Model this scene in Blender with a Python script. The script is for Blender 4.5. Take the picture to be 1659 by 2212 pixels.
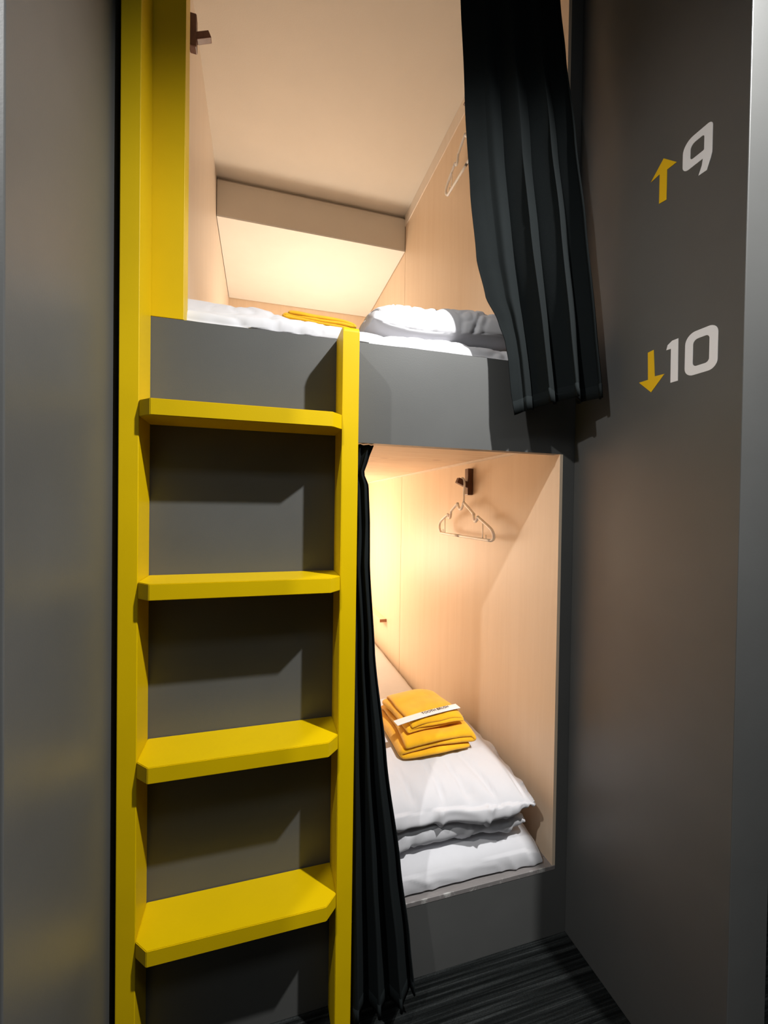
import bpy, bmesh, math, random
from mathutils import Vector, Matrix, noise

random.seed(7)
scene = bpy.context.scene
for o in list(bpy.data.objects):
    bpy.data.objects.remove(o, do_unlink=True)
COL = scene.collection

# ------------------------------------------------------------------ camera
YAW, PITCH, ROLL, FPX = 0.2825, -0.0132, 0.0145, 919.07
fw = Vector((math.sin(YAW) * math.cos(PITCH), math.cos(YAW) * math.cos(PITCH), math.sin(PITCH)))
rt = Vector((math.cos(YAW), -math.sin(YAW), 0))
up = rt.cross(fw)
r2 = rt * math.cos(ROLL) + up * math.sin(ROLL)
u2 = -rt * math.sin(ROLL) + up * math.cos(ROLL)
cam_d = bpy.data.cameras.new('camera')
cam = bpy.data.objects.new('camera', cam_d)
COL.objects.link(cam)
M = Matrix((r2, u2, -fw)).transposed().to_4x4()
M.translation = Vector((0, -1, 1.202))
cam.matrix_world = M
cam_d.sensor_fit = 'VERTICAL'
cam_d.sensor_height = 36
cam_d.lens = 36 * FPX / 2212
cam_d.clip_start = 0.01
scene.camera = cam

# ------------------------------------------------------------------ world, lights, exposure
w = bpy.data.worlds.new('world')
scene.world = w
w.use_nodes = True
w.node_tree.nodes['Background'].inputs[0].default_value = (0.75, 0.85, 1.0, 1)
w.node_tree.nodes['Background'].inputs[1].default_value = 0.02


def spot(name, loc, target, power, color, size, blend, radius):
    d = bpy.data.lights.new(name, 'SPOT')
    d.energy = power
    d.color = color
    d.spot_size = math.radians(size)
    d.spot_blend = blend
    d.shadow_soft_size = radius
    o = bpy.data.objects.new(name, d)
    o.location = loc
    o.rotation_euler = (Vector(target) - Vector(loc)).to_track_quat('-Z', 'Y').to_euler()
    COL.objects.link(o)
    return o


def point(name, loc, power, color, radius):
    d = bpy.data.lights.new(name, 'POINT')
    d.energy = power
    d.color = color
    d.shadow_soft_size = radius
    o = bpy.data.objects.new(name, d)
    o.location = loc
    COL.objects.link(o)
    return o


spot('corridor_downlight', (0.98, -1.05, 2.735), (0.20, 0, 0.90), 275, (1.0, 0.995, 0.975), 74, 1.0, 0.028)
spot('corridor_downlight', (-0.98, -1.10, 2.735), (0.50, 0, 0.90), 98, (1.0, 0.99, 0.97), 72, 1.0, 0.028)
ad = bpy.data.lights.new('corridor_fill', 'AREA')  # soft fill added behind the camera to lift the shadows, not a known lamp
ad.shape = 'RECTANGLE'
ad.size, ad.size_y = 3.6, 0.35
ad.energy = 13
ad.color = (0.93, 0.98, 1.0)
ao = bpy.data.objects.new('corridor_fill', ad)
ao.location = (0.1, -1.75, 2.78)
COL.objects.link(ao)
point('upper_reading_light', (0.40, 1.75, 1.82), 18.5, (1.0, 0.83, 0.64), 0.12)
point('lower_reading_light', (0.16, 1.88, 0.88), 27, (1.0, 0.80, 0.59), 0.20)

vs = scene.view_settings
vs.view_transform = 'Standard'
vs.look = 'None'
vs.gamma = 1
vs.use_curve_mapping = False
vs.exposure = 0.0


# ------------------------------------------------------------------ materials
def new_mat(name):
    m = bpy.data.materials.new(name)
    m.use_nodes = True
    nt = m.node_tree
    return m, nt, nt.nodes['Principled BSDF']


def coords(nt, scale=(1, 1, 1), loc=(0, 0, 0)):
    tc = nt.nodes.new('ShaderNodeTexCoord')
    mp = nt.nodes.new('ShaderNodeMapping')
    mp.inputs['Scale'].default_value = scale
    mp.inputs['Location'].default_value = loc
    nt.links.new(tc.outputs['Object'], mp.inputs['Vector'])
    return mp.outputs['Vector']


def nz(nt, vec, scale, detail=4, rough=0.55, dist=0.0):
    n = nt.nodes.new('ShaderNodeTexNoise')
    n.inputs['Scale'].default_value = scale
    n.inputs['Detail'].default_value = detail
    n.inputs['Roughness'].default_value = rough
    n.inputs['Distortion'].default_value = dist
    nt.links.new(vec, n.inputs['Vector'])
    return n.outputs['Fac']


def ramp(nt, fac, stops):
    r = nt.nodes.new('ShaderNodeValToRGB')
    els = r.color_ramp.elements
    while len(els) < len(stops):
        els.new(0.5)
    for e, (p, c) in zip(els, stops):
        e.position = p
        e.color = (*c, 1)
    nt.links.new(fac, r.inputs['Fac'])
    return r.outputs['Color']


def mixc(nt, fac, a, b, mode='MIX'):
    n = nt.nodes.new('ShaderNodeMix')
    n.data_type = 'RGBA'
    n.blend_type = mode
    if isinstance(fac, float):
        n.inputs[0].default_value = fac
    else:
        nt.links.new(fac, n.inputs[0])
    for s, i in ((a, 6), (b, 7)):
        if isinstance(s, tuple):
            n.inputs[i].default_value = (*s, 1)
        else:
            nt.links.new(s, n.inputs[i])
    return n.outputs[2]


def bump(nt, bsdf, height, strength, dist=0.002):
    b = nt.nodes.new('ShaderNodeBump')
    b.inputs['Strength'].default_value = strength
    b.inputs['Distance'].default_value = dist
    nt.links.new(height, b.inputs['Height'])
    nt.links.new(b.outputs['Normal'], bsdf.inputs['Normal'])


def paint(name, c, rough, var=0.06, spec=0.5, bscale=350, bstr=0.08):
    m, nt, b = new_mat(name)
    v = coords(nt)
    f = nz(nt, v, 5, 5)
    lo = tuple(x * (1 - var) for x in c)
    hi = tuple(min(1, x * (1 + var)) for x in c)
    nt.links.new(ramp(nt, f, [(0.3, lo), (0.7, hi)]), b.inputs['Base Color'])
    b.inputs['Roughness'].default_value = rough
    b.inputs['Specular IOR Level'].default_value = spec
    bump(nt, b, nz(nt, v, bscale, 3), bstr, 0.001)
    return m


def wood(name, dark, mid, light, stretch, rough=0.45, scale=14, dist=0.6, bstr=0.05):
    m, nt, b = new_mat(name)
    v = coords(nt, stretch)
    f = nz(nt, v, scale, 8, 0.6, dist)
    g = nz(nt, v, scale * 7, 4, 0.6)
    c = ramp(nt, f, [(0.25, dark), (0.5, mid), (0.75, light)])
    c = mixc(nt, 0.25, c, ramp(nt, g, [(0.3, dark), (0.7, light)]))
    nt.links.new(c, b.inputs['Base Color'])
    b.inputs['Roughness'].default_value = rough
    bump(nt, b, g, bstr, 0.001)
    return m


def cloth(name, c, rough=0.9, sheen=0.2, bscale=900, bstr=0.25, var=0.04):
    m, nt, b = new_mat(name)
    v = coords(nt)
    f = nz(nt, v, 30, 4)
    nt.links.new(ramp(nt, f, [(0.3, tuple(x * (1 - var) for x in c)), (0.7, tuple(min(1, x * (1 + var)) for x in c))]), b.inputs['Base Color'])
    b.inputs['Roughness'].default_value = rough
    b.inputs['Sheen Weight'].default_value = sheen
    b.inputs['Specular IOR Level'].default_value = 0.15
    bump(nt, b, nz(nt, v, bscale, 2), bstr, 0.001)
    return m


MT = {}
MT['grey'] = paint('grey_paint', (0.095, 0.096, 0.0935), 0.41, spec=0.5)
MT['yellow'] = paint('yellow_paint', (0.64, 0.43, 0.0), 0.42, var=0.05, spec=0.25)
MT['white_wall'] = paint('ceiling_paper', (0.74, 0.69, 0.62), 0.8, var=0.02, bscale=220, bstr=0.25)
MT['soffit'] = paint('soffit_laminate', (0.80, 0.80, 0.78), 0.3, var=0.02, bstr=0.02)
MT['laminate'] = wood('birch_laminate', (0.75, 0.575, 0.41), (0.79, 0.62, 0.455), (0.82, 0.655, 0.495), (1, 1, 0.06), scale=18)
MT['pale_laminate'] = wood('pale_laminate', (0.76, 0.67, 0.58), (0.80, 0.71, 0.62), (0.83, 0.745, 0.66), (1, 1, 0.06), scale=18)
MT['plywood'] = wood('plywood', (0.64, 0.46, 0.30), (0.82, 0.65, 0.48), (0.86, 0.72, 0.56), (0.35, 2.2, 1), rough=0.6, scale=7, dist=1.6)
def add_knots(m):
    nt = m.node_tree
    b = nt.nodes['Principled BSDF']
    src = b.inputs['Base Color'].links[0].from_socket
    vo = nt.nodes.new('ShaderNodeTexVoronoi')
    vo.inputs['Scale'].default_value = 1.0
    nt.links.new(coords(nt, (4.5, 7.5, 1), (0.3, 0.1, 0.2)), vo.inputs['Vector'])
    k = ramp(nt, vo.outputs['Distance'], [(0.05, (0.45, 0.45, 0.45)), (0.11, (0, 0, 0))])
    nt.links.new(mixc(nt, k, src, (0.30, 0.13, 0.06)), b.inputs['Base Color'])


add_knots(MT['plywood'])
MT['walnut'] = wood('walnut', (0.07, 0.024, 0.013), (0.12, 0.043, 0.024), (0.17, 0.07, 0.04), (3, 3, 0.4), rough=0.35, scale=30)
MT['linen'] = cloth('white_linen', (0.62, 0.615, 0.64), sheen=0.1, bscale=1400, bstr=0.1, var=0.015)
MT['towel'] = cloth('yellow_terry', (0.85, 0.43, 0.012), sheen=0.35, bscale=700, bstr=0.6, var=0.08)
MT['curtain'] = cloth('charcoal_curtain', (0.0062, 0.0086, 0.0092), sheen=0.0, bscale=1200, bstr=0.3)
MT['plastic'] = paint('hanger_plastic', (0.95, 0.94, 0.92), 0.35, var=0.01, bstr=0.0)
b_ = MT['plastic'].node_tree.nodes['Principled BSDF']
b_.inputs['Subsurface Weight'].default_value = 0.8
b_.inputs['Subsurface Radius'].default_value = (1.0, 0.8, 0.6)
b_.inputs['Subsurface Scale'].default_value = 0.02
MT['vinyl_white'] = paint('white_vinyl', (0.92, 0.92, 0.95), 0.4, var=0.01, bstr=0.02)
MT['vinyl_yellow'] = paint('yellow_vinyl', (0.85, 0.52, 0.004), 0.4, var=0.01, bstr=0.02)
MT['packet'] = paint('packet_film', (0.78, 0.76, 0.72), 0.25, var=0.02, bscale=60, bstr=0.1)
MT['ink'] = paint('dark_ink', (0.05, 0.045, 0.05), 0.5, var=0.01)
MT['rail'] = paint('rail_metal', (0.3, 0.3, 0.3), 0.3)
MT['end_grain'] = wood('end_grain', (0.30, 0.12, 0.06), (0.40, 0.18, 0.09), (0.5, 0.25, 0.13), (1, 1, 1), scale=60)


def sill_material():
    m, nt, b = new_mat('worn_sill')
    v = coords(nt)
    f = nz(nt, coords(nt, (1, 6, 1)), 22, 6, 0.7)
    c = ramp(nt, f, [(0.35, (0.20, 0.185, 0.18)), (0.6, (0.23, 0.21, 0.205)), (0.8, (0.27, 0.25, 0.245))])
    # chipped paint along the outer edge
    sep = nt.nodes.new('ShaderNodeSeparateXYZ')
    nt.links.new(v, sep.inputs[0])
    mr = nt.nodes.new('ShaderNodeMapRange')
    mr.inputs[1].default_value = 0.0035
    mr.inputs[2].default_value = -0.001
    nt.links.new(sep.outputs['Y'], mr.inputs[0])
    th = nt.nodes.new('ShaderNodeMath')
    th.operation = 'MULTIPLY'
    nt.links.new(mr.outputs[0], th.inputs[0])
    nt.links.new(ramp(nt, nz(nt, v, 16, 5, 0.7), [(0.52, (0, 0, 0)), (0.62, (1, 1, 1))]), th.inputs[1])
    nt.links.new(mixc(nt, th.outputs[0], c, (0.55, 0.54, 0.52)), b.inputs['Base Color'])
    b.inputs['Roughness'].default_value = 0.5
    return m


def carpet_material():
    m, nt, b = new_mat('ribbed_carpet')
    v = coords(nt, (0.7, 1, 1))
    v2 = coords(nt, (0.45, 34, 1))
    f = nz(nt, v2, 3.5, 6, 0.65)
    f2 = nz(nt, v, 420, 2)
    c = ramp(nt, f, [(0.40, (0.004, 0.005, 0.005)), (0.52, (0.014, 0.016, 0.016)), (0.63, (0.040, 0.044, 0.044))])
    c = mixc(nt, 0.5, c, ramp(nt, f2, [(0.35, (0.2, 0.2, 0.2)), (0.7, (1, 1, 1))]), 'MULTIPLY')
    nt.links.new(c, b.inputs['Base Color'])
    b.inputs['Roughness'].default_value = 1.0
    b.inputs['Specular IOR Level'].default_value = 0.1
    bump(nt, b, f2, 0.6, 0.003)
    return m


MT['sill'] = sill_material()
MT['carpet'] = carpet_material()


# ------------------------------------------------------------------ helpers
def obj(name, bm, mat, parent=None, smooth=False, origin=None):
    """link a bmesh, built in world coordinates, as one mesh object"""
    me = bpy.data.meshes.new(name)
    if origin is None:
        origin = root_loc(parent)
    for v in bm.verts:
        v.co -= origin
    bmesh.ops.recalc_face_normals(bm, faces=bm.faces)
    bm.to_mesh(me)
    bm.free()
    me.materials.append(MT[mat])
    if smooth:
        for p in me.polygons:
            p.use_smooth = True
    o = bpy.data.objects.new(name, me)
    COL.objects.link(o)
    if parent is not None:
        o.parent = parent
        o.location = origin - root_loc(parent)
    else:
        o.location = origin
    return o


def root_loc(p):
    l = Vector((0, 0, 0))
    while p is not None:
        l += p.location
        p = p.parent
    return l


def tag(o, label, cat, group=None):
    o['label'] = label
    o['category'] = cat
    if group:
        o['group'] = group
    return o


def thing(name, label, cat, loc, group=None):
    o = bpy.data.objects.new(name, None)
    o.empty_display_size = 0.05
    o.location = loc
    COL.objects.link(o)
    return tag(o, label, cat, group)


def struct(o):
    o['kind'] = 'structure'
    return o


def add_box(bm, x0, x1, y0, y1, z0, z1, bev=0.0):
    vs_ = [bm.verts.new((x, y, z)) for x in (x0, x1) for y in (y0, y1) for z in (z0, z1)]
    f = [(0, 1, 3, 2), (4, 6, 7, 5), (0, 4, 5, 1), (2, 3, 7, 6), (0, 2, 6, 4), (1, 5, 7, 3)]
    fs = [bm.faces.new([vs_[i] for i in q]) for q in f]
    if bev:
        es = {e for q in fs for e in q.edges}
        bmesh.ops.bevel(bm, geom=list(es), offset=bev, segments=2, affect='EDGES', profile=0.5)


def box(*a, bev=0.0):
    bm = bmesh.new()
    add_box(bm, *a, bev=bev)
    return bm


def prism(bm, pts, axis, a, b):
    """extrude a 2D outline; axis names the direction of extrusion"""
    def mk(p, t):
        return {'z': (p[0], p[1], t), 'x': (t, p[0], p[1]), 'y': (p[0], t, p[1])}[axis]
    lo = [bm.verts.new(mk(p, a)) for p in pts]
    hi = [bm.verts.new(mk(p, b)) for p in pts]
    bm.faces.new(lo)
    bm.faces.new(list(reversed(hi)))
    n = len(pts)
    for i in range(n):
        bm.faces.new((lo[i], hi[i], hi[(i + 1) % n], lo[(i + 1) % n]))


def tube(bm, pts, r, seg=8):
    pts = [Vector(p) for p in pts]
    rings = []
    n = len(pts)
    prev = None
    for i, p in enumerate(pts):
        t = (pts[min(i + 1, n - 1)] - pts[max(i - 1, 0)]).normalized()
        if prev is None:
            a = t.orthogonal().normalized()
        else:
            a = (prev - t * prev.dot(t)).normalized()
        prev = a
        b = t.cross(a)
        rings.append([bm.verts.new(p + (a * math.cos(k * 2 * math.pi / seg) + b * math.sin(k * 2 * math.pi / seg)) * r) for k in range(seg)])
    for i in range(n - 1):
        for k in range(seg):
            bm.faces.new((rings[i][k], rings[i][(k + 1) % seg], rings[i + 1][(k + 1) % seg], rings[i + 1][k]))
    bm.faces.new(list(reversed(rings[0])))
    bm.faces.new(rings[-1])


def smooth_path(pts, sub=6):
    """Catmull-Rom through the points"""
    P = [Vector(p) for p in pts]
    P = [P[0] * 2 - P[1]] + P + [P[-1] * 2 - P[-2]]
    out = []
    for i in range(1, len(P) - 2):
        for k in range(sub):
            t = k / sub
            a, b, c, d = P[i - 1], P[i], P[i + 1], P[i + 2]
            out.append(0.5 * ((2 * b) + (c - a) * t + (2 * a - 5 * b + 4 * c - d) * t * t + (3 * b - a - 3 * c + d) * t ** 3))
    out.append(P[-2])
    return out


def interp(tab, z):
    """tab: list of tuples with falling first entry"""
    if z >= tab[0][0]:
        return tab[0][1:]
    for a, b in zip(tab, tab[1:]):
        if a[0] >= z >= b[0]:
            t = (a[0] - z) / (a[0] - b[0])
            t = t * t * (3 - 2 * t) * 0.35 + t * 0.65
            return tuple(p + (q - p) * t for p, q in zip(a[1:], b[1:]))
    return tab[-1][1:]


# ------------------------------------------------------------------ the setting
XL, XR = -0.2715, 0.8439          # alcove side walls
YW = -0.433                       # outer ends of the side walls
ZC = 2.80                         # corridor ceiling
XIL, XIR = -0.236, 0.797          # inside faces of the bunks
YB, YK = 1.378, 2.282             # beam face, back wall
ZT, ZB, ZS = 1.594, 1.354, 0.199  # fascia top, fascia bottom, sill

# floor: ribbed loop-pile carpet
bm = bmesh.new()
ys = []
y = -2.3
while y < 0.0:
    ys.append(y)
    y += 0.0035 if y > -0.62 else 0.05
ys.append(0.005)
rows = []
for i, y in enumerate(ys):
    z = -0.0012 + 0.0024 * (0.5 + 0.5 * math.sin(y * 2 * math.pi / 0.014)) if y > -0.62 else 0
    rows.append([bm.verts.new((x, y, min(z, 0.0012))) for x in (-2.6, -0.4, 0.2, 0.9, 2.6)])
for a, b in zip(rows, rows[1:]):
    for k in range(4):
        bm.faces.new((a[k], a[k + 1], b[k + 1], b[k]))
lo = [bm.verts.new((x, y, -0.04)) for x, y in ((-2.6, -2.3), (2.6, -2.3), (2.6, 0.005), (-2.6, 0.005))]
bm.faces.new(lo)
struct(obj('floor', bm, 'carpet', smooth=True))

struct(obj('ceiling', box(-2.6, 2.6, -2.3, 0.0, ZC, ZC + 0.06), 'grey'))
struct(obj('wall_back', box(-2.6, 2.6, -2.36, -2.3, -0.04, ZC + 0.06), 'grey'))
struct(obj('wall_left', box(XL - 0.10, XL, YW, 0.0, 0.0, ZC, bev=0.0015), 'grey'))
struct(obj('wall_right', box(XR, XR + 0.10, YW, 0.0, 0.0, ZC, bev=0.0015), 'grey'))

# front of the bunks: one painted board with two openings
bm = bmesh.new()
XO, XOL = 0.8066, 0.19
T = 0.03
add_box(bm, -2.6, XOL, 0, T, 0, ZB)
add_box(bm, XO, 2.6, 0, T, ZS - 0.012, ZB)
add_box(bm, -2.6, 2.6, 0, T, ZB, ZT)
add_box(bm, XOL, 2.6, 0, T, 0, ZS - 0.012)
add_box(bm, XO, 2.6, 0, T, ZT, ZC + 0.2)
add_box(bm, -2.6, XL, 0, T, ZT, ZC + 0.2)
add_box(bm, XL, XO, 0, T, ZC - 0.02, ZC + 0.2)
front = struct(obj('wall_front', bm, 'grey'))
obj('sill', box(XOL, XO, -0.0008, 0.034, ZS - 0.012, ZS, bev=0.001), 'sill', front)['label'] = 'worn grey sill edge'

# yellow post beside the upper opening
struct(obj('trim_1', box(XL, -0.1619, -0.0005, 0.05, ZT + 0.0005, ZC - 0.02, bev=0.001), 'yellow'))


def bunk(level, z0, zc, zsf):
    W = 0.02
    struct(obj('wall_%s_left' % level, box(XIL - W, XIL, T, YK + W, z0, zc), 'pale_laminate'))
    rw = struct(obj('wall_%s_right' % level, box(XIR + 0.012, XIR + 0.03, 0.0305, YK + W, z0, zc), 'end_grain'))
    obj('panel', box(XIR, XIR + 0.012, 0.0005, YB - 0.002, z0, zc), 'laminate', rw)
    obj('panel', box(XIR, XIR + 0.012, YB + 0.002, YK, z0, zc), 'laminate', rw)
    struct(obj('wall_%s_back' % level, box(XIL - W, XIR + 0.03, YK, YK + W, z0, zc), 'laminate'))
    return rw


ru = bunk('upper', 1.40, 2.90, 2.696)
rl = bunk('lower', 0.10, 1.385, 1.385)
struct(obj('ceiling_upper', box(XIL - 0.02, XIR + 0.03, T, YK + 0.02, 2.90, 2.93), 'white_wall'))
bm = bmesh.new()
add_box(bm, XIL + 0.003, XIR - 0.003, YB, YK - 0.004, 2.699, 2.878)
add_box(bm, XIL + 0.003, XIR - 0.003, YB + 0.02, YK - 0.004, 2.878, 2.899)
beam = struct(obj('trim_2', bm, 'white_wall'))
obj('soffit_board', box(XIL + 0.003, XIR - 0.003, YB, YK - 0.004, 2.690, 2.6985), 'soffit', beam)
obj('cornice_strip', box(XIR - 0.005, XIR, 0.031, YB, 2.835, 2.899), 'pale_laminate', ru)
cl = struct(obj('ceiling_lower', box(XIL - 0.02, XIR + 0.03, T, YK + 0.02, 1.385, 1.42), 'plywood'))
obj('cornice_strip', box(XIR - 0.012, XIR, 0.031, YK, 1.377, 1.3845), 'pale_laminate', cl)
struct(obj('floor_upper', box(XIL - 0.02, XIR + 0.03, T, YK + 0.02, 1.42, 1.50), 'plywood'))
struct(obj('floor_lower', box(XIL - 0.02, XIR + 0.03, 0.0345, YK + 0.02, 0.10, ZS), 'sill'))

# ------------------------------------------------------------------ yellow ladder
LX1, LX2, RX1, RX2 = -0.2594, -0.2248, 0.1677, 0.2040
YS, YF, CH, TR = -0.0869, -0.1127, 0.0245, 0.0318
ladder = thing('ladder', 'yellow painted wooden ladder fixed to the front of the grey bunks', 'ladder', (-0.03, -0.05, 0))
obj('side_rail', box(LX1, LX2, YS, -0.0008, 0.0, ZC - 0.002, bev=0.0015), 'yellow', ladder)['label'] = 'tall rail running past the top of the picture'
bm = bmesh.new()
zt = 1.592
out = [(YS, 0.0), (-0.0008, 0.0), (-0.0008, zt)]
for k in range(7):
    a = math.pi / 2 * k / 6
    out.append((YS + 0.012 - 0.012 * math.sin(a), zt - 0.012 + 0.012 * math.cos(a)))
prism(bm, out, 'x', RX1, RX2)
es = [e for e in bm.edges if abs((e.verts[0].co - e.verts[1].co).x) < 1e-6]
bmesh.ops.bevel(bm, geom=es, offset=0.0014, segments=2, affect='EDGES')
obj('side_rail', bm, 'yellow', ladder)['label'] = 'short rail ending just above the fascia'
for zr in (0.350, 0.7015, 1.0495, 1.3986):
    bm = bmesh.new()
    prism(bm, [(LX2, -0.0008), (RX1, -0.0008), (RX1, YS), (RX1 - CH, YF), (LX2 + CH, YF), (LX2, YS)], 'z', zr - TR, zr)
    bmesh.ops.bevel(bm, geom=list(bm.edges), offset=0.0012, segments=2, affect='EDGES')
    obj('rung', bm, 'yellow', ladder)


# ------------------------------------------------------------------ curtains
def curtain(name, label, left, base, right, z_top, hem, waves, amp, flat, loc, seed, nu=260, nv=120):
    bm = bmesh.new()
    grid = []
    for j in range(nv + 1):
        t = j / nv
        row = []
        for i in range(nu + 1):
            u = i / nu
            z = z_top + (hem(u) - z_top) * t
            ex, ey = interp(left, z)
            lx, ly = interp(base, z)
            rx, ry = interp(right, z)
            # the free edge curves by itself, the folds behind it hang straighter
            k = math.exp(-(u / 0.20) ** 2)
            lx, ly = lx + (ex - lx) * k, ly + (ey - ly) * k
            d = Vector((rx - lx, ry - ly, 0))
            n = Vector((d.y, -d.x, 0)).normalized()
            env = min(1.0, max(0.0, (u - flat) / 0.12)) if flat > 0 else 1.0
            env *= min(1.0, (1 - u) / 0.05 + 0.15)
            drift = 0.25 * noise.noise(Vector((seed, u * 3.0, t * 1.4)))
            ph = waves(u) * 2 * math.pi + drift * 2
            wv = math.sin(ph)
            wv = wv * (1.15 - 0.15 * wv * wv)
            a = amp(t, u) * env
            side = 0.28 * a * math.sin(2 * ph)
            p = Vector((lx, ly, z)) + d * u + n * (wv * a) + d.normalized() * side * (1 if 0.05 < u < 0.95 else 0)
            p += n * 0.004 * noise.noise(Vector((seed + 5, u * 9, z * 4)))
            row.append(bm.verts.new(p))
        grid.append(row)
    for a, b in zip(grid, grid[1:]):
        for k in range(nu):
            bm.faces.new((a[k], a[k + 1], b[k + 1], b[k]))
    root = thing(name, label, 'curtain', loc)
    c = obj('fabric', bm, 'curtain', root, smooth=True)
    md = c.modifiers.new('thickness', 'SOLIDIFY')
    md.thickness = 0.0025
    md.offset = 0
    # stitched hem: a narrow doubled band along the bottom
    bm = bmesh.new()
    tops = []
    for j in (nv - 3, nv):
        tops.append([c.data.vertices[j * (nu + 1) + i].co.copy() + c.location + root_loc(root) for i in range(nu + 1)])
    r0 = [bm.verts.new(p) for p in tops[0]]
    r1 = [bm.verts.new(p - Vector((0, 0, 0.0006))) for p in tops[1]]
    for k in range(nu):
        bm.faces.new((r0[k], r0[k + 1], r1[k + 1], r1[k]))
    h = obj('hem', bm, 'curtain', root, smooth=True)
    md = h.modifiers.new('thickness', 'SOLIDIFY')
    md.thickness = 0.0034
    md.offset = 0
    return root


left = [(2.74, 0.470, 0.020), (2.51, 0.482, 0.020), (2.26, 0.497, 0.018), (2.02, 0.514, 0.012), (1.843, 0.526, -0.006),
        (1.741, 0.546, -0.020), (1.676, 0.574, -0.035), (1.62, 0.588, -0.048), (1.575, 0.593, -0.055), (1.50, 0.598, -0.06), (1.43, 0.610, -0.062)]
right = [(2.74, 0.762, 0.005), (2.58, 0.764, 0.0), (2.40, 0.766, -0.028), (2.15, 0.775, -0.062), (1.93, 0.790, -0.085),
         (1.65, 0.800, -0.112), (1.47, 0.808, -0.125)]
curtain('bunk_curtain', 'dark charcoal curtain bunched at the right of the upper bunk opening', left, [(2.74, 0.470, 0.020), (2.1, 0.520, 0.0), (1.43, 0.592, -0.062)], right, 2.74,
        lambda u: 1.436 + 0.04 * min(1, u * 1.6), lambda u: 0.62 + 3.7 * u, lambda t, u: (0.009 + 0.026 * t ** 1.2) * (0.6 + 0.6 * u), 0.16, (0.66, -0.02, 1.44), 3.1)
left = [(1.36, 0.206, 0.016), (1.25, 0.206, 0.018), (1.10, 0.208, 0.0), (0.9, 0.210, -0.035), (0.4, 0.212, -0.055), (0.05, 0.212, -0.065)]
right = [(1.356, 0.268, 0.020), (1.320, 0.255, 0.020), (1.283, 0.243, 0.02), (1.252, 0.255, 0.018), (1.16, 0.257, 0.008), (1.064, 0.251, -0.02),
         (0.855, 0.260, -0.045), (0.62, 0.287, -0.06), (0.37, 0.320, -0.078), (0.19, 0.345, -0.08), (0.06, 0.358, -0.085)]
curtain('bunk_curtain', 'black curtain hanging behind the ladder at the lower bunk opening', left, left, right, 1.352,
        lambda u: 0.045 + 0.015 * u, lambda u: 3.0 * u, lambda t, u: 0.006 + 0.020 * t, 0.0, (0.27, -0.05, 0.05), 8.4, nu=200)
# curtain rails, fixed in the openings
struct(obj('trim_3', box(-0.16, XO, 0.005, 0.03, 2.745, 2.779, bev=0.002), 'rail'))
struct(obj('trim_4', box(0.19, XIR, 0.031, 0.05, 1.366, 1.3845, bev=0.002), 'rail'))


# ------------------------------------------------------------------ bedding
def puff(x0, x1, y0, y1, zb, zt, nx=110, ny=110, n=8, m=2.4, under=0.15, wr=0.004, wscale=9, seed=0.0, shape=None, stretch=(1, 1, 1), corner=0.0):
    """a soft stuffed slab: superelliptic in section, wrinkled"""
    bm = bmesh.new()
    cx, cy, hx, hy = (x0 + x1) / 2, (y0 + y1) / 2, (x1 - x0) / 2, (y1 - y0) / 2
    zm = zb + (zt - zb) * (0.5 if under is None else under)

    def f(a):
        return max(0.0, 1 - abs(a) ** n) ** (1 / m)
    layers = []
    for s in (1, -1):
        rows = []
        for j in range(ny + 1):
            b = math.sin((j / ny * 2 - 1) * math.pi / 2)
            row = []
            for i in range(nx + 1):
                a = math.sin((i / nx * 2 - 1) * math.pi / 2)
                edge = i in (0, nx) or j in (0, ny)
                if s == -1 and edge:
                    row.append(layers[0][j][i])
                    continue
                k = f(a) * f(b)
                aa, bb = a * (1 - corner * b * b * abs(b)), b * (1 - corner * a * a * abs(a))
                x, y = cx + hx * aa, cy + hy * bb
                z = zm + (zt - zm) * k if s == 1 else zm - (zm - zb) * k
                if shape:
                    x, y, z = shape(x, y, z, a, b, s)
                row.append(bm.verts.new((x, y, z)))
            rows.append(row)
        layers.append(rows)
    for s, rows in enumerate(layers):
        for a, b in zip(rows, rows[1:]):
            for k in range(nx):
                q = (a[k], a[k + 1], b[k + 1], b[k])
                bm.faces.new(q if s == 0 else tuple(reversed(q)))
    bmesh.ops.recalc_face_normals(bm, faces=bm.faces)
    bm.normal_update()
    off = []
    for v in bm.verts:
        p = Vector((v.co.x * stretch[0], v.co.y * stretch[1], v.co.z * stretch[2])) * wscale + Vector((seed, seed * 1.7, 0))
        q = p + 0.6 * Vector((noise.noise(p * 0.5), noise.noise(p * 0.5 + Vector((9, 3, 1))), 0))
        c1 = math.exp(-(noise.noise(q) / 0.07) ** 2)
        c2 = math.exp(-(noise.noise(q * 1.9 + Vector((4, 4, 4))) / 0.10) ** 2)
        off.append(wr * (0.9 * noise.noise(p * 0.6 + Vector((2, 8, 5))) - 0.75 * c1 - 0.35 * c2 + 0.25 * noise.noise(p * 2.2) + 0.3))
    nrm = [v.normal.copy() for v in bm.verts]
    for v, o_, nn in zip(bm.verts, off, nrm):
        if nn.z > -0.5:
            v.co += nn * (o_ - wr * 0.5)
    return bm


# lower bunk
lf = thing('futon', 'thin white futon lying in the lower bunk', 'mattress', (0.28, 1.1, ZS))
obj('cover', puff(-0.215, 0.772, 0.014, 2.24, ZS, 0.276, nx=150, ny=200, n=30, m=2.6, under=0.12, wr=0.004, wscale=7, seed=2.0), 'linen', lf, smooth=True)

dv = thing('folded_duvet', 'thick white duvet folded over, under the towels in the lower bunk', 'duvet', (0.40, 0.36, 0.27))


def lower_shape(x, y, z, a, b, s):
    return x, y + 0.008 * math.sin(x * 11 + 2.6), z


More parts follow.
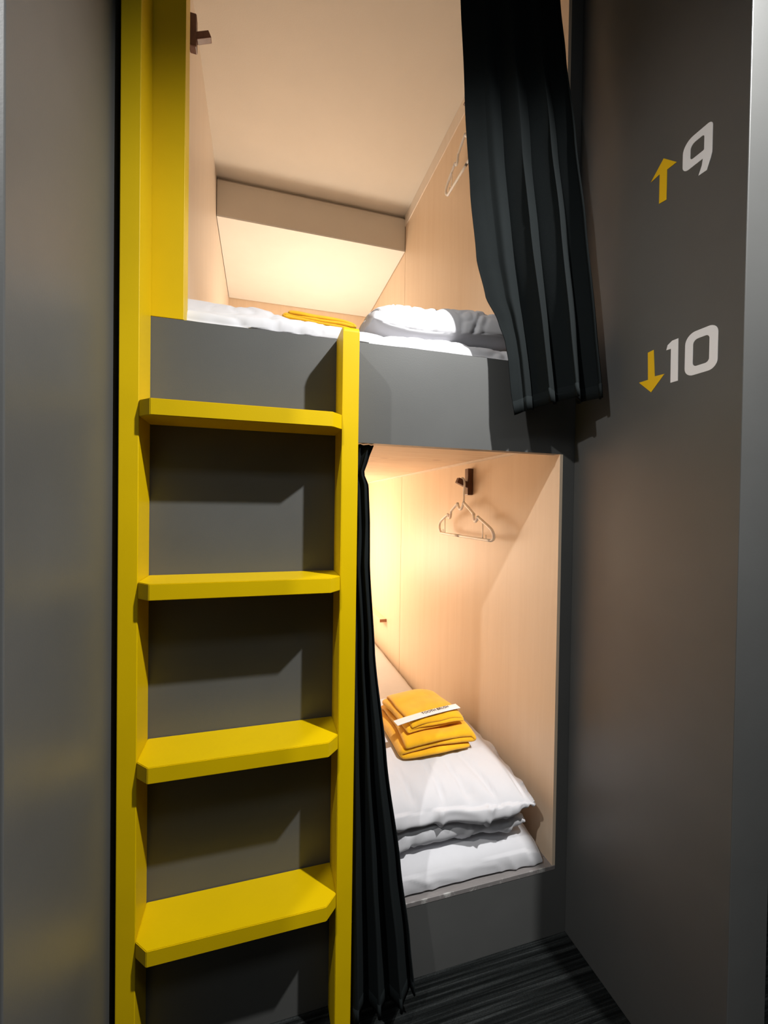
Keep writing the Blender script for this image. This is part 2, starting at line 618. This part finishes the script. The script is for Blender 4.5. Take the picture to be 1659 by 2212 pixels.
def upper_shape(x, y, z, a, b, s):
    z += -0.012 * max(0, -b) ** 2 + 0.010 * math.sin(x * 9)
    y += 0.014 * math.sin(x * 13 + 2.2) * max(0, -b)
    # long soft creases running back from the folded front edge
    g = min(1, max(0, (-b - 0.25) / 0.6))
    g *= max(0, 1 - max(0, (-b - 0.90) / 0.09)) * max(0, 1 - max(0, (a - 0.90) / 0.09))
    if s == 1:
        c = math.exp(-(noise.noise(Vector((x * 13 + 0.35 * b, b * 0.9, 2.0))) / 0.09) ** 2)
        z -= 0.011 * c * g
    return x, y, z


obj('lower_fold', puff(0.02, 0.726, 0.042, 0.66, 0.281, 0.366, n=12, m=2.2, under=0.42, wr=0.010, wscale=8, seed=11, shape=lower_shape, stretch=(1.5, 1, 0.5)), 'linen', dv, smooth=True)
obj('upper_fold', puff(0.03, 0.738, 0.022, 0.665, 0.352, 0.462, n=5.5, m=1.9, under=0.33, wr=0.013, wscale=6, seed=5.5, shape=upper_shape, stretch=(1.6, 1, 0.5)), 'linen', dv, smooth=True)

# upper bunk
uf = thing('futon', 'white futon filling the upper bunk behind the grey fascia', 'mattress', (0.28, 1.1, 1.5))
obj('cover', puff(-0.225, 0.785, 0.036, 2.24, 1.50, 1.604, nx=100, ny=120, n=30, m=2.4, under=0.4, wr=0.003, wscale=7, seed=7.7), 'linen', uf, smooth=True)


def ud_shape(x, y, z, a, b, s):
    k = min(1, max(0, (x + 0.03) / 0.25))
    if s == 1:
        d = min(1, max(0, (y - 0.05) / 0.16))
        z += 0.078 * (1 - k * k * (3 - 2 * k)) * d * d * (3 - 2 * d)
        z += 0.003 * math.sin(x * 17)
    return x, y, z


ud = thing('duvet', 'white duvet spread across the upper bunk, humped at the left under the yellow towel', 'duvet', (0.28, 0.4, 1.604))
obj('cover', puff(-0.232, 0.775, 0.036, 0.80, 1.606, 1.652, nx=170, n=22, m=2.2, under=0.08, wr=0.0055, wscale=8, seed=21, shape=ud_shape, stretch=(1.4, 1, 0.6)), 'linen', ud, smooth=True)


def pil_shape(x, y, z, a, b, s):
    z += 0.012 * math.sin(a * 2.4 - 0.5) - 0.012 * max(0, a) ** 3
    return x, y, z


pw = thing('pillow', 'plump white pillow at the right of the upper bunk', 'pillow', (0.5, 0.27, 1.655))
obj('pillowcase', puff(0.268, 0.735, 0.068, 0.42, 1.656, 1.780, n=4.5, m=2.0, under=0.3, wr=0.010, wscale=9, seed=31, shape=pil_shape, stretch=(1.3, 1, 0.7), corner=0.05), 'linen', pw, smooth=True)


# ------------------------------------------------------------------ towels
def folded_towel(x0, x1, y0, y1, z0, layers, lt, seed, rot=0.0, tilt=0.0, sag=0.0, piv=None):
    """Z-folded towel: section in x/z, carried along y"""
    path = []
    gap = lt * 0.16
    r = (lt + gap) / 2
    for k in range(layers):
        zc_ = z0 + lt / 2 + k * (lt + gap)
        xa, xb = (x1 - r, x0 + r) if k % 2 == 0 else (x0 + r, x1 - r)
        for i in range(13):
            path.append((xa + (xb - xa) * i / 12, zc_))
        if k < layers - 1:
            sgn = -1 if k % 2 == 0 else 1
            for i in range(1, 6):
                a = -math.pi / 2 + math.pi * i / 6
                path.append((xb + sgn * r * math.cos(a), zc_ + r + r * math.sin(a)))
    A, B = [], []
    n = len(path)
    for i, p in enumerate(path):
        q0, q1 = path[max(0, i - 1)], path[min(n - 1, i + 1)]
        dx, dz = q1[0] - q0[0], q1[1] - q0[1]
        l = math.hypot(dx, dz) or 1
        A.append((p[0] - dz / l * lt / 2, p[1] + dx / l * lt / 2))
        B.append((p[0] + dz / l * lt / 2, p[1] - dx / l * lt / 2))
    sec = A + list(reversed(B))
    bm = bmesh.new()
    rings = []
    ny = 26
    c = piv or Vector(((x0 + x1) / 2, (y0 + y1) / 2, z0))
    mat = Matrix.Rotation(rot, 3, 'Z') @ Matrix.Rotation(tilt, 3, 'Y')
    m_ = len(sec)
    for j in range(ny + 1):
        t = j / ny
        y = y0 + (y1 - y0) * t
        e = 1.0 - 0.45 * (max(0, 1 - t / 0.035) ** 2 + max(0, 1 - (1 - t) / 0.035) ** 2)
        ring = []
        for i, (x, z) in enumerate(sec):
            # round the cut ends of each layer
            pi = i if i < n else 2 * n - 1 - i
            px, pz = path[pi]
            xx, zz = px + (x - px) * e, pz + (z - pz) * e
            lev = (pz - z0) / (layers * lt)
            p = Vector((xx, y, zz))
            q = Vector((xx * 9 + seed, y * 9, pz * 25))
            p.z += 0.009 * noise.noise(q) * (0.25 + lev) - 0.012 * lev * (abs(2 * t - 1) ** 4 + abs((xx - (x0 + x1) / 2) / (x1 - x0) * 2) ** 4 * 0.6)
            p.y += 0.012 * noise.noise(Vector((xx * 5, pz * 60, seed))) + 0.004 * noise.noise(q * 2)
            p.x += 0.007 * noise.noise(Vector((y * 8, pz * 45, seed + 3)))
            p.z -= sag * ((xx - c.x) / (x1 - x0)) ** 2 * lev
            ring.append(bm.verts.new(c + mat @ (p - c)))
        rings.append(ring)
    for a, b in zip(rings, rings[1:]):
        for k in range(m_):
            bm.faces.new((a[k], a[(k + 1) % m_], b[(k + 1) % m_], b[k]))
    # end caps, quad by quad along the strip
    for ring, flip in ((rings[0], False), (rings[-1], True)):
        for i in range(n - 1):
            q = (ring[i], ring[i + 1], ring[m_ - 2 - i], ring[m_ - 1 - i])
            bm.faces.new(q if not flip else tuple(reversed(q)))
    return bm


def towel(name, label, group, *a, **k):
    bm = folded_towel(*a, **k)
    o = obj(name, bm, 'towel', smooth=True, origin=Vector(((a[0] + a[1]) / 2, (a[2] + a[3]) / 2, a[4])))
    md = o.modifiers.new('smooth', 'SUBSURF')
    md.levels = 1
    md.render_levels = 1
    return tag(o, label, 'towel', group)


towel('bath_towel', 'larger folded yellow towel lying on the white duvet in the lower bunk', 'folded yellow towels', 0.405, 0.645, 0.175, 0.44, 0.456, 3, 0.0185, 1.0, rot=0.03)
towel('hand_towel', 'small folded yellow towel stacked on the larger one in the lower bunk', 'folded yellow towels', 0.425, 0.612, 0.205, 0.415, 0.521, 3, 0.0120, 4.0, rot=0.10, sag=0.01)
towel('bath_towel', 'folded yellow towel on the white bedding behind the ladder top', 'folded yellow towels', 0.058, 0.252, 0.18, 0.37, 1.702, 3, 0.0125, 9.0, rot=-0.06, tilt=0.10)

# toothbrush packet on the hand towel
pk = thing('toothbrush_packet', 'slim white toothbrush packet lying across the folded yellow towels', 'packet', (0.51, 0.225, 0.537))
bm = bmesh.new()
L, Wd = 0.232, 0.026
Rm = Matrix.Translation(Vector((0.507, 0.222, 0.5612))) @ Matrix.Rotation(0.20, 4, 'Z') @ Matrix.Rotation(-0.02, 4, 'Y') @ Matrix.Rotation(0.10, 4, 'X')
nx, ny = 40, 10
for s in (1, -1):
    rows = []
    for j in range(ny + 1):
        row = []
        for i in range(nx + 1):
            a, b = i / nx * 2 - 1, j / ny * 2 - 1
            h = 0.0035 * (1 - abs(b) ** 3) * (1 - abs(a) ** 8) * (0.7 + 0.4 * noise.noise(Vector((a * 5, b * 2, s))))
            row.append(bm.verts.new(Rm @ Vector((a * L / 2, b * Wd / 2, s * h + 0.0005 * s - 0.004 * a * a))))
        rows.append(row)
    for a, b in zip(rows, rows[1:]):
        for k in range(nx):
            q = (a[k], a[k + 1], b[k + 1], b[k])
            bm.faces.new(q if s == 1 else tuple(reversed(q)))
bmesh.ops.remove_doubles(bm, verts=bm.verts, dist=0.0002)
obj('wrapper', bm, 'packet', pk, smooth=True)


def text_mesh(body, size, mtx, mat, parent, name):
    cu = bpy.data.curves.new(name, 'FONT')
    cu.body = body
    cu.size = size
    cu.extrude = 0.0002
    cu.align_x = 'CENTER'
    cu.align_y = 'CENTER'
    tmp = bpy.data.objects.new(name + '_tmp', cu)
    COL.objects.link(tmp)
    dg = bpy.context.evaluated_depsgraph_get()
    me = bpy.data.meshes.new_from_object(tmp.evaluated_get(dg))
    bpy.data.objects.remove(tmp, do_unlink=True)
    me.transform(mtx)
    me.transform(Matrix.Translation(-root_loc(parent)))
    me.materials.clear()
    me.materials.append(MT[mat])
    o = bpy.data.objects.new(name, me)
    COL.objects.link(o)
    o.parent = parent
    return o


text_mesh('TOOTH BRUSH', 0.0145, Rm @ Matrix.Translation((0.028, 0.001, 0.0041)), 'ink', pk, 'printed_lettering')['label'] = 'printed words TOOTH BRUSH'


# ------------------------------------------------------------------ coat hooks and hangers
def coat_hook(label, x, y, z, side):
    """side -1: fixed on a wall at x, sticking out towards -x"""
    s = side
    root = thing('coat_hook', label, 'hook', (x, y, z), 'dark wooden coat hooks in the bunks')
    a, b = sorted((x, x + s * 0.022))
    obj('back_plate', box(a, b, y - 0.015, y + 0.015, z - 0.052, z + 0.052, bev=0.003), 'walnut', root)
    bm = box(-0.011, 0.011, -0.011, 0.011, 0.0, 0.048, bev=0.002)
    ax = Vector((s * math.cos(0.42), 0, math.sin(0.42)))
    R_ = ax.to_track_quat('Z', 'Y').to_matrix().to_4x4()
    bmesh.ops.transform(bm, matrix=Matrix.Translation((x + s * 0.018, y, z - 0.014)) @ R_, verts=bm.verts)
    obj('peg', bm, 'walnut', root)
    return root


coat_hook('dark brown wooden coat hook carrying the hanger in the lower bunk', XIR, 0.516, 1.303, -1)
coat_hook('dark brown wooden coat hook with nothing on it, top left in the upper bunk', XIL, 0.525, 2.728, 1)
coat_hook('dark brown wooden coat hook on the right wall of the upper bunk, behind the curtain', XIR, 0.500, 2.752, -1)


def hanger(label, x, y, z):
    """plane parallel to the wall; z is the height of the bottom bar, h grows towards the opening"""
    root = thing('coat_hanger', label, 'hanger', (x, y, z), 'white plastic hangers')

    def P(h, v):
        return Vector((x, y - h, z + v))
    fr = [(-0.03, 0.0), (-0.19, 0.0), (-0.214, 0.004), (-0.228, 0.02), (-0.226, 0.04), (-0.205, 0.056), (-0.150, 0.080),
          (-0.143, 0.082), (-0.137, 0.078), (-0.133, 0.070), (-0.124, 0.068), (-0.117, 0.076), (-0.113, 0.094), (-0.104, 0.102),
          (-0.058, 0.126), (-0.052, 0.126), (-0.047, 0.118), (-0.033, 0.106), (-0.018, 0.108), (-0.009, 0.121), (-0.002, 0.129), (0.006, 0.128),
          (0.075, 0.092), (0.083, 0.085), (0.083, 0.075), (0.089, 0.065), (0.098, 0.062), (0.106, 0.067), (0.113, 0.078), (0.120, 0.076),
          (0.195, 0.045), (0.215, 0.033), (0.225, 0.018), (0.222, 0.006), (0.206, 0.0), (0.19, 0.0), (0.0, 0.0), (-0.04, 0.0)]
    bm = bmesh.new()
    tube(bm, smooth_path([P(*q) for q in fr], 4), 0.0054, 8)
    obj('frame', bm, 'plastic', root, smooth=True)
    bm = bmesh.new()
    hk = [(0.0, 0.127), (0.0, 0.150), (0.0, 0.185), (-0.001, 0.205), (-0.006, 0.221), (-0.018, 0.231), (-0.033, 0.229), (-0.043, 0.217), (-0.045, 0.205)]
    hk = [(0.0, 0.127), (0.0, 0.150), (0.001, 0.180), (0.004, 0.200), (0.000, 0.217), (-0.010, 0.226), (-0.024, 0.226), (-0.034, 0.216), (-0.036, 0.204)]
    tube(bm, smooth_path([P(*q) for q in hk], 5), 0.0042, 8)
    obj('hook', bm, 'plastic', root, smooth=True)
    for h, v in ((-0.172, 0.071), (0.150, 0.064)):
        bm = bmesh.new()
        tube(bm, [P(h, 0.0), P(h, v)], 0.0024, 6)
        obj('strut', bm, 'plastic', root, smooth=True)
    for h in (-0.190, 0.172):
        bm = bmesh.new()
        tube(bm, [P(h, 0.0), P(h, 0.018)], 0.0022, 6)
        obj('stud', bm, 'plastic', root, smooth=True)
    return root


hanger('white plastic hanger on the wooden hook in the lower bunk', 0.757, 0.500, 1.090)
hanger('white plastic hanger half hidden by the curtain in the upper bunk', 0.757, 0.488, 2.540)

# small ledge on the right wall at the far end of the lower bunk
sh = thing('wall_ledge', 'narrow wooden ledge on the far right wall inside the lower bunk', 'shelf', (0.78, 1.95, 0.448))
obj('board', box(0.752, XIR, 1.654, YK, 0.448, 0.467, bev=0.001), 'laminate', sh)
obj('end_cap', box(0.752, XIR, 1.650, 1.6538, 0.448, 0.467), 'end_grain', sh)['label'] = 'reddish brown end of the ledge'


# ------------------------------------------------------------------ numbers on the right wall
def rrect(h0, h1, z0, z1, radii, n=8):
    """rounded rectangle outline, corner radii bl, br, tr, tl"""
    out_ = []
    for (cx, cz, sx, sz, a0), r in zip(((h0, z0, 1, 1, math.pi), (h1, z0, -1, 1, 1.5 * math.pi), (h1, z1, -1, -1, 0), (h0, z1, 1, -1, 0.5 * math.pi)), radii):
        for k in range(n + 1):
            a = a0 + math.pi / 2 * k / n
            out_.append((cx + sx * r + r * math.cos(a), cz + sz * r + r * math.sin(a)))
    return out_


VX0, VX1 = XR - 0.0007, XR - 0.00005


def plate(bm, pts):
    prism(bm, [(-h, z) for h, z in pts], 'x', VX0, VX1)


def ring_plate(bm, outer, inner):
    n = len(outer)
    o0 = [bm.verts.new((VX0, -h, z)) for h, z in outer]
    i0 = [bm.verts.new((VX0, -h, z)) for h, z in inner]
    o1 = [bm.verts.new((VX1, -h, z)) for h, z in outer]
    i1 = [bm.verts.new((VX1, -h, z)) for h, z in inner]
    for k in range(n):
        q = (k + 1) % n
        bm.faces.new((o0[k], o0[q], i0[q], i0[k]))
        bm.faces.new((o1[k], i1[k], i1[q], o1[q]))
        bm.faces.new((o0[k], o1[k], o1[q], o0[q]))
        bm.faces.new((i0[k], i0[q], i1[q], i1[k]))


n9 = thing('wall_number', 'white number 9 with a yellow arrow pointing up on the grey wall', 'sign', (XR, -0.30, 1.88), 'bunk numbers on the right wall')
bm = bmesh.new()
plate(bm, [(0.260, 1.976), (0.2915, 1.944), (0.269, 1.945), (0.269, 1.880), (0.251, 1.883), (0.251, 1.948), (0.2285, 1.946)])
obj('arrow', bm, 'vinyl_yellow', n9)
bm = bmesh.new()
ring_plate(bm, rrect(0.305, 0.3665, 1.9075, 1.970, (0.014, 0.002, 0.010, 0.022)), rrect(0.3215, 0.350, 1.9235, 1.9545, (0.006, 0.002, 0.005, 0.010)))
plate(bm, [(0.3480, 1.9075), (0.3665, 1.9076), (0.3640, 1.898), (0.3565, 1.8785), (0.3395, 1.8795), (0.3460, 1.895)])
obj('digit', bm, 'vinyl_white', n9)

n10 = thing('wall_number', 'white number 10 with a yellow arrow pointing down on the grey wall', 'sign', (XR, -0.30, 1.47), 'bunk numbers on the right wall')
bm = bmesh.new()
plate(bm, [(0.2310, 1.5605), (0.2460, 1.5620), (0.2500, 1.5015), (0.2740, 1.5000), (0.2415, 1.4680), (0.2090, 1.4985), (0.2330, 1.4985)])
obj('arrow', bm, 'vinyl_yellow', n10)
bm = bmesh.new()
plate(bm, [(0.3045, 1.5660), (0.3055, 1.4765), (0.2885, 1.4765), (0.2880, 1.5495), (0.2770, 1.5500), (0.2800, 1.5600), (0.2905, 1.5660)])
obj('digit', bm, 'vinyl_white', n10)
bm = bmesh.new()
ring_plate(bm, rrect(0.3200, 0.3865, 1.4785, 1.5665, (0.018, 0.018, 0.018, 0.022)), rrect(0.3370, 0.3700, 1.4955, 1.5500, (0.008, 0.008, 0.008, 0.010)))
obj('digit', bm, 'vinyl_white', n10)
